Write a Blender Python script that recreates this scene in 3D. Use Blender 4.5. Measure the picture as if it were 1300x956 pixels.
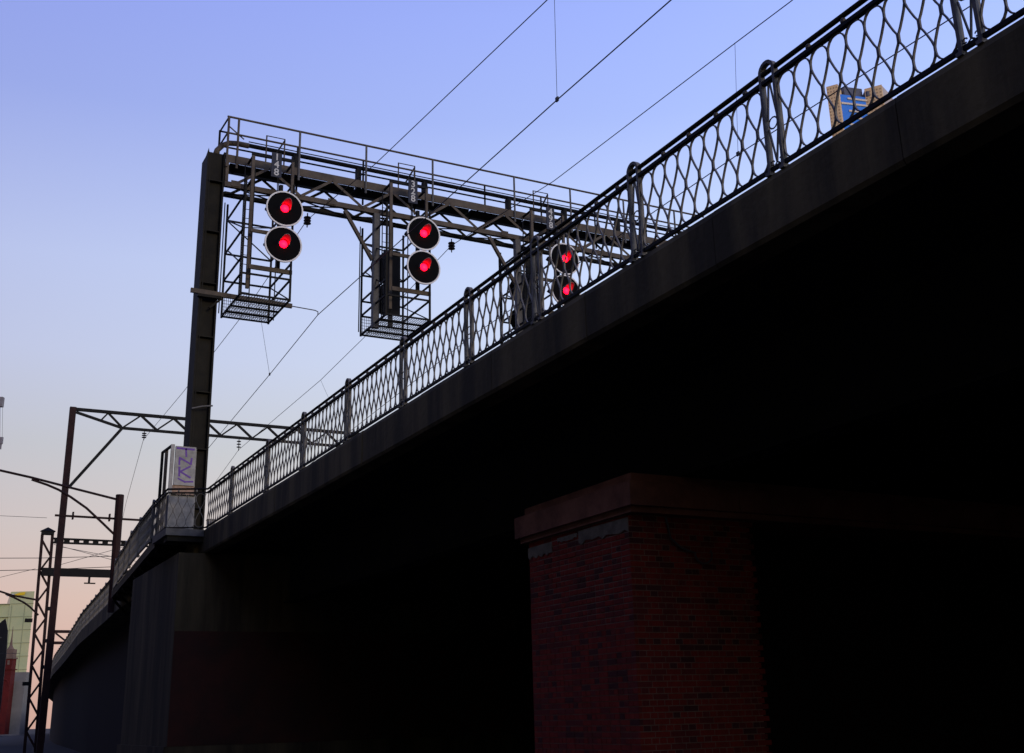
import bpy, math, random
from mathutils import Vector, Matrix
random.seed(7)
R = math.radians
scene = bpy.context.scene
for o in list(bpy.data.objects):
    bpy.data.objects.remove(o)
col = scene.collection
ZO = 1.6        # eye height: every height below is measured from the eye, the street lies at -ZO
# axes: X runs across the viaduct, Y runs along its tracks, Z is up

# ------------------------------------------------------------------ camera
cam_d = bpy.data.cameras.new('camera'); cam = bpy.data.objects.new('camera', cam_d); col.objects.link(cam)
cam_d.sensor_width = 36.0; cam_d.lens = 1450 / 1300 * 36
cam_d.shift_y = -44.5 / 1300; cam_d.clip_end = 4000; cam_d.clip_start = 0.05
yaw = math.atan2(0.47, 0.883)                       # the tracks leave to the left of the view axis
t = Vector((-0.47, 0.883, 0)).normalized(); g = Vector((t.y, -t.x, 0))
up = Vector((534 - 650, 4000 + 433.5, -1450)).normalized()
fw = Vector((0, 0, -1)); yv = (fw - fw.dot(up) * up).normalized(); xv = yv.cross(up)
W = Matrix((xv, yv, up))
Bm = Matrix((g, t, Vector((0, 0, 1)))) @ W
cam.matrix_world = Matrix.Translation((0, 0, ZO)) @ Bm.to_4x4()
scene.camera = cam

# ------------------------------------------------------------------ dusk sky
world = bpy.data.worlds.new('World'); scene.world = world; world.use_nodes = True
nt = world.node_tree; nt.nodes.clear()
def lin(c):
    return tuple((v / 255 / 12.92) if v / 255 < .04045 else ((v / 255 + .055) / 1.055) ** 2.4 for v in c) + (1,)
SUN_EL, SUN_DIR = R(4), Vector((0.15, -0.99, 0)).normalized()
out = nt.nodes.new('ShaderNodeOutputWorld'); bg = nt.nodes.new('ShaderNodeBackground')
tc = nt.nodes.new('ShaderNodeTexCoord'); sep = nt.nodes.new('ShaderNodeSeparateXYZ')
asin = nt.nodes.new('ShaderNodeMath'); asin.operation = 'ARCSINE'
mr = nt.nodes.new('ShaderNodeMapRange'); mr.inputs[1].default_value = 0; mr.inputs[2].default_value = R(90)
rp = nt.nodes.new('ShaderNodeValToRGB')
sky = nt.nodes.new('ShaderNodeTexSky'); sky.sky_type = 'NISHITA'; sky.sun_disc = False
sky.sun_elevation = SUN_EL; sky.sun_rotation = math.atan2(SUN_DIR.x, SUN_DIR.y)
skm = nt.nodes.new('ShaderNodeMix'); skm.data_type = 'RGBA'; skm.blend_type = 'ADD'; skm.inputs[0].default_value = 0.006
nt.links.new(tc.outputs['Generated'], sep.inputs[0]); nt.links.new(sep.outputs['Z'], asin.inputs[0])
nt.links.new(asin.outputs[0], mr.inputs[0]); nt.links.new(mr.outputs[0], rp.inputs[0])
stops = [(0, (218, 178, 160)), (3, (225, 189, 173)), (5.6, (227, 201, 186)), (8.5, (219, 208, 200)), (12.6, (206, 210, 213)),
         (17, (203, 214, 238)), (21.5, (196, 211, 246)), (29, (163, 182, 243)), (34, (154, 173, 245)), (50, (104, 120, 200)), (90, (58, 72, 150))]
cr = rp.color_ramp
while len(cr.elements) < len(stops): cr.elements.new(0.5)
for e, (a, c) in zip(cr.elements, stops): e.position = a / 90; e.color = lin(c)
nt.links.new(rp.outputs[0], skm.inputs[6]); nt.links.new(sky.outputs[0], skm.inputs[7])
dt = nt.nodes.new('ShaderNodeVectorMath'); dt.operation = 'DOT_PRODUCT'; dt.inputs[1].default_value = (.88, -.47, 0)
nt.links.new(tc.outputs['Generated'], dt.inputs[0])      # the dusk sky fades a little from east round to west
fm = nt.nodes.new('ShaderNodeVectorMath'); fm.operation = 'MULTIPLY_ADD'; fm.inputs[1].default_value = (.44, .51, .38); fm.inputs[2].default_value = (1, 1, 1)
nt.links.new(dt.outputs['Value'], fm.inputs[0])
vm = nt.nodes.new('ShaderNodeVectorMath'); vm.operation = 'MULTIPLY'
nt.links.new(skm.outputs[2], vm.inputs[0]); nt.links.new(fm.outputs[0], vm.inputs[1])
nt.links.new(vm.outputs[0], bg.inputs[0]); bg.inputs[1].default_value = 1.06
nt.links.new(bg.outputs[0], out.inputs[0])

sd = bpy.data.lights.new('sun', 'SUN'); sd.energy = 0.8; sd.angle = R(12); sd.color = (1, .84, .68)
so = bpy.data.objects.new('sun', sd); col.objects.link(so)
so.rotation_euler = Vector((-SUN_DIR.x, -SUN_DIR.y, -math.tan(R(9)))).to_track_quat('-Z', 'Y').to_euler()
vs = scene.view_settings; vs.view_transform = 'Standard'; vs.look = 'None'; vs.exposure = 0; vs.gamma = 1; vs.use_curve_mapping = False

# ------------------------------------------------------------------ materials
M = {}
def mat(name, c1, c2=None, scale=3.0, rough=.8, metal=0.0, bump=0.0, streak=False, spec=.3):
    m = bpy.data.materials.new(name); m.use_nodes = True; n = m.node_tree; b = n.nodes['Principled BSDF']
    b.inputs['Roughness'].default_value = rough; b.inputs['Metallic'].default_value = metal
    b.inputs['Specular IOR Level'].default_value = spec
    if c2 is None: c2 = tuple(v * .6 for v in c1)
    x = n.nodes.new('ShaderNodeTexCoord'); mp = n.nodes.new('ShaderNodeMapping')
    if streak: mp.inputs['Scale'].default_value = (1, 1, .12)
    nz = n.nodes.new('ShaderNodeTexNoise'); nz.inputs['Scale'].default_value = scale; nz.inputs['Detail'].default_value = 9; nz.inputs['Roughness'].default_value = .65
    r = n.nodes.new('ShaderNodeValToRGB'); r.color_ramp.elements[0].position = .35; r.color_ramp.elements[1].position = .68
    if streak: r.color_ramp.elements[0].position = .42; r.color_ramp.elements[1].position = .62
    r.color_ramp.elements[0].color = c2 + (1,); r.color_ramp.elements[1].color = c1 + (1,)
    n.links.new(x.outputs['Object'], mp.inputs[0]); n.links.new(mp.outputs[0], nz.inputs[0])
    n.links.new(nz.outputs[0], r.inputs[0]); n.links.new(r.outputs[0], b.inputs['Base Color'])
    if bump:
        z2 = n.nodes.new('ShaderNodeTexNoise'); z2.inputs['Scale'].default_value = scale * 9; z2.inputs['Detail'].default_value = 6
        n.links.new(x.outputs['Object'], z2.inputs[0])
        bp = n.nodes.new('ShaderNodeBump'); bp.inputs['Strength'].default_value = bump; bp.inputs['Distance'].default_value = .02
        n.links.new(z2.outputs[0], bp.inputs['Height']); n.links.new(bp.outputs[0], b.inputs['Normal'])
    M[name] = m; return m
def emit(name, c, s):
    m = bpy.data.materials.new(name); m.use_nodes = True; b = m.node_tree.nodes['Principled BSDF']
    b.inputs['Base Color'].default_value = (.05, .005, .005, 1); b.inputs['Emission Color'].default_value = c + (1,); b.inputs['Emission Strength'].default_value = s
    M[name] = m
mat('steel_black', (.009, .0085, .008), (.005, .005, .005), 4, .65, spec=.18)
mat('steel_dark', (.017, .0145, .009), (.007, .006, .004), 3, .7, bump=.2, spec=.18)
mat('steel_brown', (.12, .096, .07), (.06, .047, .036), 2.2, .75, bump=.25)
mat('steel_rust', (.038, .015, .013), (.018, .008, .0075), 3, .75, bump=.2, spec=.2)
mat('rail_paint', (.2, .182, .155), (.085, .078, .068), 6, .55)
mat('galv', (.13, .125, .12), (.07, .068, .066), 5, .6)
mat('concrete', (.18, .135, .055), (.06, .047, .022), 1.1, .9, bump=.35, streak=True)
mat('concrete_pier', (.13, .1, .048), (.05, .039, .02), 1.2, .95, bump=.3, streak=True)
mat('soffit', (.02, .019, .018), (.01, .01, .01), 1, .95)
mat('brick_red', (.36, .036, .018), (.22, .022, .012), 5, .9, bump=.4)
mat('brick_dark', (.23, .032, .022), (.15, .022, .016), 5, .9, bump=.4)
mat('brick_black', (.12, .028, .022), (.08, .02, .016), 5, .9, bump=.4)
mat('mortar', (.34, .25, .16), (.18, .13, .085), 6, .95)
mat('cap_stone', (.36, .15, .085), (.18, .075, .045), 2, .9, bump=.35)
mat('render_patch', (.3, .25, .17), (.15, .125, .085), 6, .95, bump=.4)
mat('shade_black_wall', (.014, .009, .008), (.008, .006, .005), 2, .95)  # near black in colour, imitating the deep shade under the decks
mat('disc_black', (.005, .005, .0055), (.0035, .0035, .004), 6, .8, spec=.06)
mat('panel_red', (.09, .03, .018), (.045, .024, .016), 1.1, .95)
mat('rim_white', (.85, .84, .8), (.74, .73, .7), 9, .6)
mat('hood', (.26, .2, .2), (.2, .16, .16), 8, .7)
mat('plate_navy', (.02, .024, .045), (.014, .017, .03), 6, .6)
mat('numeral_white', (.6, .6, .58), (.48, .48, .46), 20, .6)
mat('cab_white', (.44, .425, .39), (.24, .23, .21), 4, .7, bump=.1)
mat('cab_grey', (.34, .33, .3), (.2, .195, .18), 5, .7, bump=.1)
mat('cab_tan', (.4, .27, .19), (.25, .17, .12), 8, .8)
mat('graffiti', (.17, .07, .36), (.12, .05, .28), 14, .6)
mat('wire', (.03, .03, .035), (.02, .02, .02), 9, .5)
mat('shade_row_wall', (.12, .1, .09), (.08, .07, .06), .5, .9)
mat('asphalt', (.03, .03, .031), (.02, .02, .021), 9, .95, bump=.2)
mat('paving', (.04, .038, .036), (.028, .027, .026), 3, .95)
mat('glass_green', (.58, .58, .3), (.44, .5, .27), .15, .3, spec=.5)
mat('mullion', (.33, .37, .22), (.28, .3, .19), 1, .6)
mat('sign_yellow', (.85, .6, .02), (.8, .55, .02), 1, .5)
mat('sign_white', (.8, .8, .8), (.75, .75, .75), 1, .5)
mat('turret_red', (.12, .01, .008), (.07, .007, .006), .6, .9)
mat('turret_stone', (.2, .13, .1), (.13, .09, .07), .5, .9)
mat('roof_dark', (.014, .014, .018), (.009, .009, .012), 1, .7)
mat('far_grey', (.2, .19, .18), (.15, .145, .14), .5, .9)
mat('tower_gold', (.86, .64, .35), (.78, .56, .28), .35, .7)
mat('tower_window', (.52, .37, .2), (.42, .29, .16), 1, .5)
mat('tower_side', (.5, .44, .4), (.42, .36, .33), .3, .7)
mat('tower_blue', (.014, .22, .85), (.012, .18, .75), .25, .3, spec=.4)
mat('tower_band', (.78, .7, .55), (.66, .6, .48), .6, .7)
mat('plant_grey', (.12, .13, .17), (.08, .09, .12), .3, .7)
mat('crane_grey', (.25, .24, .25), (.18, .17, .18), 2, .7)
mat('porcelain', (.03, .02, .018), (.02, .015, .013), 9, .3)
emit('lamp_red', (1, .0012, .011), 14.0)

# ------------------------------------------------------------------ mesh helpers
ORI = {}
GF = None       # gantry drawing -> place: (drawing base, base on the deck, metres per drawing unit)
GANTRY = (Vector((6.72, 31.4, 4.7)), Vector((7.123, 33.284, 4.982)), 1.06)
def gf(p):
    p = Vector(p); return p if GF is None else GF[1] + (p - GF[0]) * GF[2]
class MB:
    def __init__(s): s.v = []; s.f = []; s.sm = False
    def add(s, vs, fs):
        k = len(s.v); s.v += [tuple(v) for v in vs]; s.f += [tuple(i + k for i in f) for f in fs]; return s
    def box(s, x0, x1, y0, y1, z0, z1):
        return s.add([(x0, y0, z0), (x1, y0, z0), (x1, y1, z0), (x0, y1, z0), (x0, y0, z1), (x1, y0, z1), (x1, y1, z1), (x0, y1, z1)],
                     [(3, 2, 1, 0), (4, 5, 6, 7), (0, 1, 5, 4), (1, 2, 6, 5), (2, 3, 7, 6), (3, 0, 4, 7)])
    def bar(s, p, q, w, h=None, upv=(0, 0, 1)):
        h = w if h is None else h
        p, q = Vector(p), Vector(q); d = (q - p).normalized(); u = Vector(upv)
        if abs(d.dot(u)) > .98: u = Vector((0, 1, 0))
        a = d.cross(u).normalized(); b = a.cross(d)
        a *= w / 2; b *= h / 2
        return s.add([p - a - b, p + a - b, p + a + b, p - a + b, q - a - b, q + a - b, q + a + b, q - a + b],
                     [(3, 2, 1, 0), (4, 5, 6, 7), (0, 1, 5, 4), (1, 2, 6, 5), (2, 3, 7, 6), (3, 0, 4, 7)])
    def sweep(s, pts, prof, closed=False, ref=(0, 1, 0)):
        # prof: list of (a, b) offsets; a along ref x tangent, b along ref-ish
        P = [Vector(p) for p in pts]; n = len(P); k = len(prof); vs = []; fs = []
        for i in range(n):
            a = P[(i - 1) % n] if (closed or i > 0) else P[i]
            b = P[(i + 1) % n] if (closed or i < n - 1) else P[i]
            d = (b - a).normalized(); r = Vector(ref)
            if abs(d.dot(r)) > .97: r = Vector((1, 0, 0))
            u = d.cross(r).normalized(); w = u.cross(d)
            for (x, y) in prof: vs.append(P[i] + u * x + w * y)
        for i in range(n if closed else n - 1):
            j = (i + 1) % n
            for m in range(k): fs.append((i * k + m, i * k + (m + 1) % k, j * k + (m + 1) % k, j * k + m))
        if not closed:
            fs.append(tuple(range(k))[::-1]); fs.append(tuple((n - 1) * k + m for m in range(k)))
        return s.add(vs, fs)
    def tube(s, pts, r, k=6, closed=False, ref=(0, 0, 1)):
        return s.sweep(pts, [(r * math.cos(2 * math.pi * i / k), r * math.sin(2 * math.pi * i / k)) for i in range(k)], closed, ref)
    def lathe(s, c, prof, axis='y', k=32, caps=True):
        # prof: (distance along axis, radius)
        vs = []; fs = []
        for (d, r) in prof:
            for i in range(k):
                a = 2 * math.pi * i / k; x, y = r * math.cos(a), r * math.sin(a)
                vs.append({'y': (c[0] + x, c[1] + d, c[2] + y), 'z': (c[0] + x, c[1] + y, c[2] + d), 'x': (c[0] + d, c[1] + x, c[2] + y)}[axis])
        for j in range(len(prof) - 1):
            for i in range(k): fs.append((j * k + i, j * k + (i + 1) % k, (j + 1) * k + (i + 1) % k, (j + 1) * k + i))
        if caps: fs.append(tuple(range(k))[::-1]); fs.append(tuple((len(prof) - 1) * k + i for i in range(k)))
        return s.add(vs, fs)
    def mesh(s, name, m, ori=Vector((0, 0, 0)), zo=ZO):
        me = bpy.data.meshes.new(name)
        me.from_pydata([(v[0] - ori.x, v[1] - ori.y, v[2] + zo - ori.z) for v in s.v], [], s.f)
        import bmesh
        bm = bmesh.new(); bm.from_mesh(me); bmesh.ops.recalc_face_normals(bm, faces=bm.faces); bm.to_mesh(me); bm.free()
        if s.sm:
            for p in me.polygons: p.use_smooth = True
        me.materials.append(M[m]); return me
    def build(s, name, m, parent=None, zo=ZO):
        ori = ORI[parent] if parent else Vector((0, 0, 0))
        if GF: s.v = [tuple(gf(v)) for v in s.v]
        o = bpy.data.objects.new(name, s.mesh(name, m, ori, zo)); col.objects.link(o)
        o.parent = parent; ORI[o] = ori; return o
def thing(name, label, cat, loc, group=None):
    o = bpy.data.objects.new(name, None); col.objects.link(o); o.empty_display_size = .3
    loc = gf(loc); o.location = (loc[0], loc[1], loc[2] + ZO); ORI[o] = Vector(o.location)
    o['label'] = label; o['category'] = cat
    if group: o['group'] = group
    return o
def struct(o): o['kind'] = 'structure'; return o
def stuff(o): o['kind'] = 'stuff'; return o
def inst(me, name, parent, loc, rz=0.0, sx=1.0):
    # a piece sharing mesh data, standing at loc (heights from the eye)
    o = bpy.data.objects.new(name, me); col.objects.link(o); o.parent = parent
    o.location = Vector((loc[0], loc[1], loc[2] + ZO)) - ORI[parent]; o.rotation_euler.z = rz; o.scale.x = sx
    ORI[o] = ORI[parent]; return o
def copy_tree(o, delta=None, parent=None, skip=()):
    c = o.copy(); col.objects.link(c); c.parent = parent; ORI[c] = ORI[o]
    if delta is not None: c.location = o.location + Vector(delta)
    for ch in list(o.children):
        if ch.name.split('.')[0] not in skip: copy_tree(ch, None, c, skip)
    return c
def text_part(name, body, size, m, c, parent, spacing=.82):
    cu = bpy.data.curves.new('t', 'FONT'); cu.body = body; cu.size = size; cu.align_x = 'CENTER'; cu.align_y = 'CENTER'; cu.space_line = spacing; cu.extrude = .004; cu.offset = .006
    ob = bpy.data.objects.new('t', cu); col.objects.link(ob); bpy.context.view_layer.update()
    me = bpy.data.meshes.new_from_object(ob.evaluated_get(bpy.context.evaluated_depsgraph_get()))
    bpy.data.objects.remove(ob); c = gf(c)
    me.transform(Matrix.Translation(Vector((c[0], c[1], c[2] + ZO)) - ORI[parent]) @ Matrix.Rotation(R(90), 4, 'X'))
    me.materials.clear(); me.materials.append(M[m]); me.name = name
    o = bpy.data.objects.new(name, me); col.objects.link(o); o.parent = parent; ORI[o] = ORI[parent]; return o

# ------------------------------------------------------------------ the street
b = MB(); b.add([(-1500, -1500, -1.6), (1500, -1500, -1.6), (1500, 1500, -1.6), (-1500, 1500, -1.6)], [(0, 1, 2, 3)])
struct(b.build('ground', 'asphalt'))
b = MB(); b.box(3.6, 26.9, -130, 250, -1.594, -1.47); struct(b.build('footpath', 'paving'))
b = MB(); b.box(3.42, 3.594, -130, 250, -1.596, -1.462); struct(b.build('kerb', 'far_grey'))

# unseen building row added left of the viewer to shade the viaduct
b = MB(); y = -120.0
for w_, h_ in ((30, 21), (24, 26), (34, 19), (28, 28), (22, 22), (36, 25), (30, 20), (26, 27), (34, 23), (30, 26)):
    b.box(-40, -15, y, y + w_ - .05, -1.6, h_)
    fl = 0
    while 3.6 * fl + 5.5 < h_:
        k = 0
        while k * 3 + 3 < w_: b.box(-15.002, -14.8, y + k * 3 + .6, y + k * 3 + .9, 3.6 * fl + 2, 3.6 * fl + 4.2); k += 1
        b.box(-15.002, -14.7, y + .1, y + w_ - .15, 3.6 * fl + 1.4, 3.6 * fl + 1.7); fl += 1
    y += w_
struct(b.build('added_shade_row', 'shade_row_wall'))
# ------------------------------------------------------------------ the viaduct
EDGE = 7.08
via = thing('viaduct', 'dark concrete railway viaduct edge running up to the right across the frame', 'viaduct', (17, 0, -1.6))
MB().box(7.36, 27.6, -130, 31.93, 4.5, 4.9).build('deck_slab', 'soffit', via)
cuts = [-130, -115, -100, -85, -70, -55, -47, -40, -33, -26, -19, -12.4, -7.4, -2.0, 0.55, 2.95, 6.15, 8.75, 11.35, 13.95, 16.55, 19.2, 21.9, 24.7, 27.6, 30.0, 31.9]
for a, c in zip(cuts, cuts[1:]):
    d = random.uniform(-.006, .006)
    f = MB(); y0, y1 = a + .006, c - .006
    f.add([(EDGE + d, y0, 4.40), (EDGE + d, y0, 4.93), (EDGE + .025 + d, y0, 5.0), (7.42, y0, 5.0), (7.42, y0, 4.35), (EDGE + .025 + d, y0, 4.35),
           (EDGE + d, y1, 4.40), (EDGE + d, y1, 4.93), (EDGE + .025 + d, y1, 5.0), (7.42, y1, 5.0), (7.42, y1, 4.35), (EDGE + .025 + d, y1, 4.35)],
          [(0, 1, 2, 3, 4, 5), (11, 10, 9, 8, 7, 6)] + [(i, i + 6, (i + 1) % 6 + 6, (i + 1) % 6) for i in range(6)])
    f.build('fascia_panel', 'concrete', via)
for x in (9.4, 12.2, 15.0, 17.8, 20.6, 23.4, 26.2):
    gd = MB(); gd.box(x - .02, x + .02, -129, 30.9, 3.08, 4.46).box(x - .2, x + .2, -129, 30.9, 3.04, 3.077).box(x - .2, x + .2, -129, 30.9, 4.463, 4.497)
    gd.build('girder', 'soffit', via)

wall = thing('shade_back_wall', 'black wall added beneath the viaduct to keep the underside dark', 'wall', (27.3, 0, -1.6))  # back wall added to close off light under the deck
MB().box(26.95, 27.5, -130, 31.2, -1.6, 4.46).build('wall_body', 'shade_black_wall', wall)

# brick pier nearest the camera
pier = thing('brick_pier', 'red brick viaduct pier with a stepped stone cap', 'pier', (10.2, 14.1, -1.6))
Y0, Y1, X0, X1 = 12.67, 15.45, 8.42, 26.5
MB().box(X0 + .006, 10.40, Y0 + .006, Y1 - .01, -1.6, 2.5).build('core', 'mortar', pier)
MB().box(10.42, X1, Y0 + .9, Y1 - .4, -1.6, 2.5).build('inner_wall', 'shade_black_wall', pier)  # near-black stretch paints the pier's fade into shade
cp = MB(); cp.box(8.36, X1 + .05, 12.5, 15.6, 2.5, 2.58); cp.build('bed_course', 'cap_stone', pier)
xs = [8.3, 10.1, 12.0, 14.0, 16.2, 18.4, 20.6, 22.8, 24.6, X1 + .1]
for a, c in zip(xs, xs[1:]):
    cp = MB(); d = random.uniform(0, .008)
    cp.add([(a + .004, 12.42 - d, 2.58), (c - .004, 12.42 - d, 2.58), (c - .004, 15.68, 2.58), (a + .004, 15.68, 2.58),
            (a + .004, 12.42 - d, 2.90), (c - .004, 12.42 - d, 2.90), (c - .004, 15.68, 2.90), (a + .004, 15.68, 2.90)],
           [(3, 2, 1, 0), (4, 5, 6, 7), (0, 1, 5, 4), (1, 2, 6, 5), (2, 3, 7, 6), (3, 0, 4, 7)])
    cp.build('cap_block', 'cap_stone', pier)
MB().box(8.42, X1, 12.55, 15.55, 2.9, 3.035).build('cap_top', 'cap_stone', pier)
ST, HD, CR, JT = .232, .116, .076, .0125
def brick_mesh(wd, nm, m):
    w, h, d, e = wd - JT, CR - JT, .05, .004
    me = MB().add([(0, e, e), (0, w - e, e), (0, w - e, h - e), (0, e, h - e), (e, 0, 0), (e, w, 0), (e, w, h), (e, 0, h), (d, 0, 0), (d, w, 0), (d, w, h), (d, 0, h)],
                  [(0, 1, 2, 3), (0, 4, 5, 1), (1, 5, 6, 2), (2, 6, 7, 3), (3, 7, 4, 0), (4, 8, 9, 5), (5, 9, 10, 6), (6, 10, 11, 7), (7, 11, 8, 4)]).mesh(nm, m, zo=0)
    return me
BK = {(w, m): brick_mesh(w, 'brick', m) for w in (ST, HD) for m in ('brick_red', 'brick_dark', 'brick_black')}
def bricktone():
    r = random.random(); return 'brick_red' if r < .6 else ('brick_dark' if r < .88 else 'brick_black')
loose = {m: MB() for m in ('brick_red', 'brick_dark', 'brick_black')}
count = 0; row = 0; z = 2.5 - CR
while z > -1.6:
    y = Y0; wd = HD if row % 2 else ST
    off = 0 if row % 2 else 0
    while y < Y1 - .05:
        w = min(wd, Y1 - y); m = bricktone(); px = X0 + random.uniform(-.003, .002)
        if random.random() < .02: px -= .006
        if count < 296 and w == wd:
            inst(BK[(wd, m)], 'brick', pier, (px, y, z)); count += 1
        else: loose[m].box(px, px + .05, y, y + w - JT, z, z + CR - JT)
        y += w
    x = X0 + (.058 if row % 2 else .0)
    while x < 10.4:
        w = HD if row % 2 else ST; m = bricktone(); py = Y0 + random.uniform(-.003, .002)
        loose[m].box(x + .001, x + w - JT, py, py + .05, z, z + CR - JT); x += w
    z -= CR; row += 1
for m, bb in loose.items(): stuff(bb.build('brickwork', m, pier))
def patch(y0, y1, zt, zb, jag):
    p = MB(); n = 14; top = []; bot = []
    for i in range(n + 1):
        y = y0 + (y1 - y0) * i / n; top.append((y, zt)); bot.append((y, zb + random.uniform(-jag, jag)))
    for i in range(n):
        a, b_, c_, d_ = top[i], top[i + 1], bot[i + 1], bot[i]
        for xx in (0,):
            p.add([(X0 - .016, *a), (X0 - .016, *b_), (X0 - .012, *c_), (X0 - .012, *d_), (X0 + .03, *a), (X0 + .03, *b_), (X0 + .03, *c_), (X0 + .03, *d_)],
                  [(0, 1, 2, 3), (3, 2, 6, 7), (0, 4, 5, 1), (0, 3, 7, 4), (1, 5, 6, 2)])
    p.build('render_patch', 'render_patch', pier)
patch(12.672, 13.95, 2.46, 2.29, .035); patch(14.72, 15.45, 2.41, 2.25, .03); patch(14.0, 14.55, 2.44, 2.38, .02)
hk = thing('cable_loop', 'small grey cable loop hanging on the shaded face of the brick pier', 'cable', (9.6, 12.6, 1.9))
pts = [(9.0, 12.63, 2.48), (9.05, 12.62, 2.2), (9.2, 12.61, 2.08), (9.4, 12.6, 2.02)] + [(9.56 + .14 * math.cos(a), 12.6, 2.0 + .12 * math.sin(a)) for a in [R(v) for v in range(170, 400, 20)]]
hb = MB(); hb.tube(pts, .014, 6); hb.build('cable', 'galv', hk)

# concrete pier under the gantry
p2 = thing('concrete_pier', 'streaked grey concrete pier under the gantry post and side walkway', 'pier', (9, 34.5, -1.6))
MB().box(6.42, 27.4, 31.25, 37.9, -1.6, 4.34).build('shaft', 'concrete_pier', p2)
MB().box(6.34, 27.45, 31.18, 38.0, -1.6, -.55).build('plinth', 'concrete_pier', p2)
MB().box(6.43, 27.3, 31.22, 31.25, -.54, 2.3).build('brick_infill', 'panel_red', p2)['label'] = 'dull red brick infill on the pier front'

# ------------------------------------------------------------------ railings
ZB = 5.0
P_ = .235
def loop_mesh():
    h0, h1 = .075, 1.0; H = h1 - h0
    prof = [(0, 0), (.012, .2), (.045, .36), (.09, .46), (.135, .494), (.19, .492), (.25, .42), (.33, .285), (.40, .155), (.435, .075), (.455, .036), (.5, .03)]
    rt = [(w * P_, h0 + zz * H) for zz, w in prof]; rt2 = [(w * P_, h1 - zz * H) for zz, w in prof[-2::-1]]
    right = rt + rt2
    pts = [(x, 0, z_) for x, z_ in right] + [(-x, 0, z_) for x, z_ in right[-2:0:-1]]
    m = MB(); m.sweep(pts, [(-.0068, -.011), (.0068, -.011), (.0068, .011), (-.0068, .011)], True, (0, 1, 0))
    return m.mesh('lattice_loop', 'rail_paint', zo=0)
LOOP = loop_mesh()
def post_mesh():
    pts = [(-.1, 0, 0), (-.1, 0, .4), (-.1, 0, .8), (-.1, 0, 1.13)] + [(-.1 * math.cos(R(a)), 0, 1.13 + .1 * math.sin(R(a))) for a in range(20, 180, 20)] + [(.1, 0, 1.13), (.1, 0, .8), (.1, 0, .4), (.1, 0, 0)]
    m = MB(); m.sweep(pts, [(-.018, -.03), (.018, -.03), (.018, .03), (-.018, .03)], False, (0, 1, 0))
    m.box(-.135, -.068, -.05, .05, -.002, .035).box(.068, .135, -.05, .05, -.002, .035)
    return m.mesh('post', 'rail_paint', zo=0)
POST = post_mesh()
def ring_mesh():
    m = MB(); m.tube([(.062 * math.cos(R(a)), 0, .55 + .062 * math.sin(R(a))) for a in range(0, 360, 30)], .009, 4, True, (0, 1, 0)); return m.mesh('ring', 'rail_paint', zo=0)
RING = ring_mesh()
def strap_mesh():
    m = MB()
    for s_ in (-1, 1):
        m.bar((0, 0, 1.06), (s_ * .068, 0, .6), .014, .018, (0, 1, 0)); m.bar((s_ * .068, 0, .5), (0, 0, .12), .014, .018, (0, 1, 0))
    return m.mesh('strap', 'rail_paint', zo=0)
STRAP = strap_mesh()
def scroll_mesh():
    m = MB()
    for s_ in (-1, 1):
        m.tube([(0, 0, .12), (s_ * .03, 0, .1), (s_ * .055, 0, .06), (s_ * .075, 0, .02)], .009, 4, False, (0, 1, 0))
        m.tube([(s_ * (.06 + .022 * math.cos(R(a))), 0, .13 + .022 * math.sin(R(a))) for a in range(-120, 200, 40)], .008, 4, False, (0, 1, 0))
    return m.mesh('scroll', 'rail_paint', zo=0)
SCROLL = scroll_mesh()
SPACER = MB().lathe((0, 0, 1.04), [(0, .016), (.02, .03), (.045, .03), (.065, .016)], 'z', 8).mesh('rail_spacer', 'rail_paint', zo=0)

def bay(root, A, B, gap=.12, individual=True, acc=None):
    A, B = Vector(A), Vector(B); d = B - A; L = d.length; rz = math.atan2(d.y, d.x); n = max(1, round((L - 2 * gap) / P_)); p = (L - 2 * gap) / n
    for i in range(n):
        c = A + d * ((gap + p * (i + .5)) / L)
        if individual: inst(LOOP, 'lattice_loop', root, (c.x, c.y, ZB), rz, p / P_)
        else:
            mt = Matrix.Translation((c.x, c.y, ZB)) @ Matrix.Rotation(rz, 4, 'Z') @ Matrix.Diagonal((p / P_, 1, 1, 1))
            acc.add([mt @ v.co for v in LOOP.vertices], [tuple(q.vertices) for q in LOOP.polygons])
    if individual:
        for i in range(1, n, 2):
            c = A + d * ((gap + p * i) / L); inst(SPACER, 'rail_spacer', root, (c.x, c.y, ZB), rz)
    return rz
def post(root, c, rz, full=True):
    o = inst(POST, 'post', root, (c[0], c[1], ZB), rz)
    if full:
        for me in (RING, STRAP, SCROLL):
            k = bpy.data.objects.new(me.name.split('.')[0], me); col.objects.link(k); k.parent = o; ORI[k] = ORI[root]
    return o
def rails(root, path):
    q = lambda z_: [(x, y, ZB + z_) for x, y in path]
    u = MB(); u.sm = True; u.tube(q(1.13), .027, 8); u.build('handrail', 'steel_black', root)
    u = MB(); u.sweep(q(1.025), [(-.03, -.02), (.03, -.02), (.03, .02), (-.03, .02)], False, (0, 0, 1)); u.build('middle_rail', 'steel_black', root)
    u = MB(); u.sweep(q(.058), [(-.017, -.012), (.017, -.012), (.017, .03), (-.017, .03)], False, (0, 0, 1)); u.build('bottom_rail', 'steel_black', root)

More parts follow.
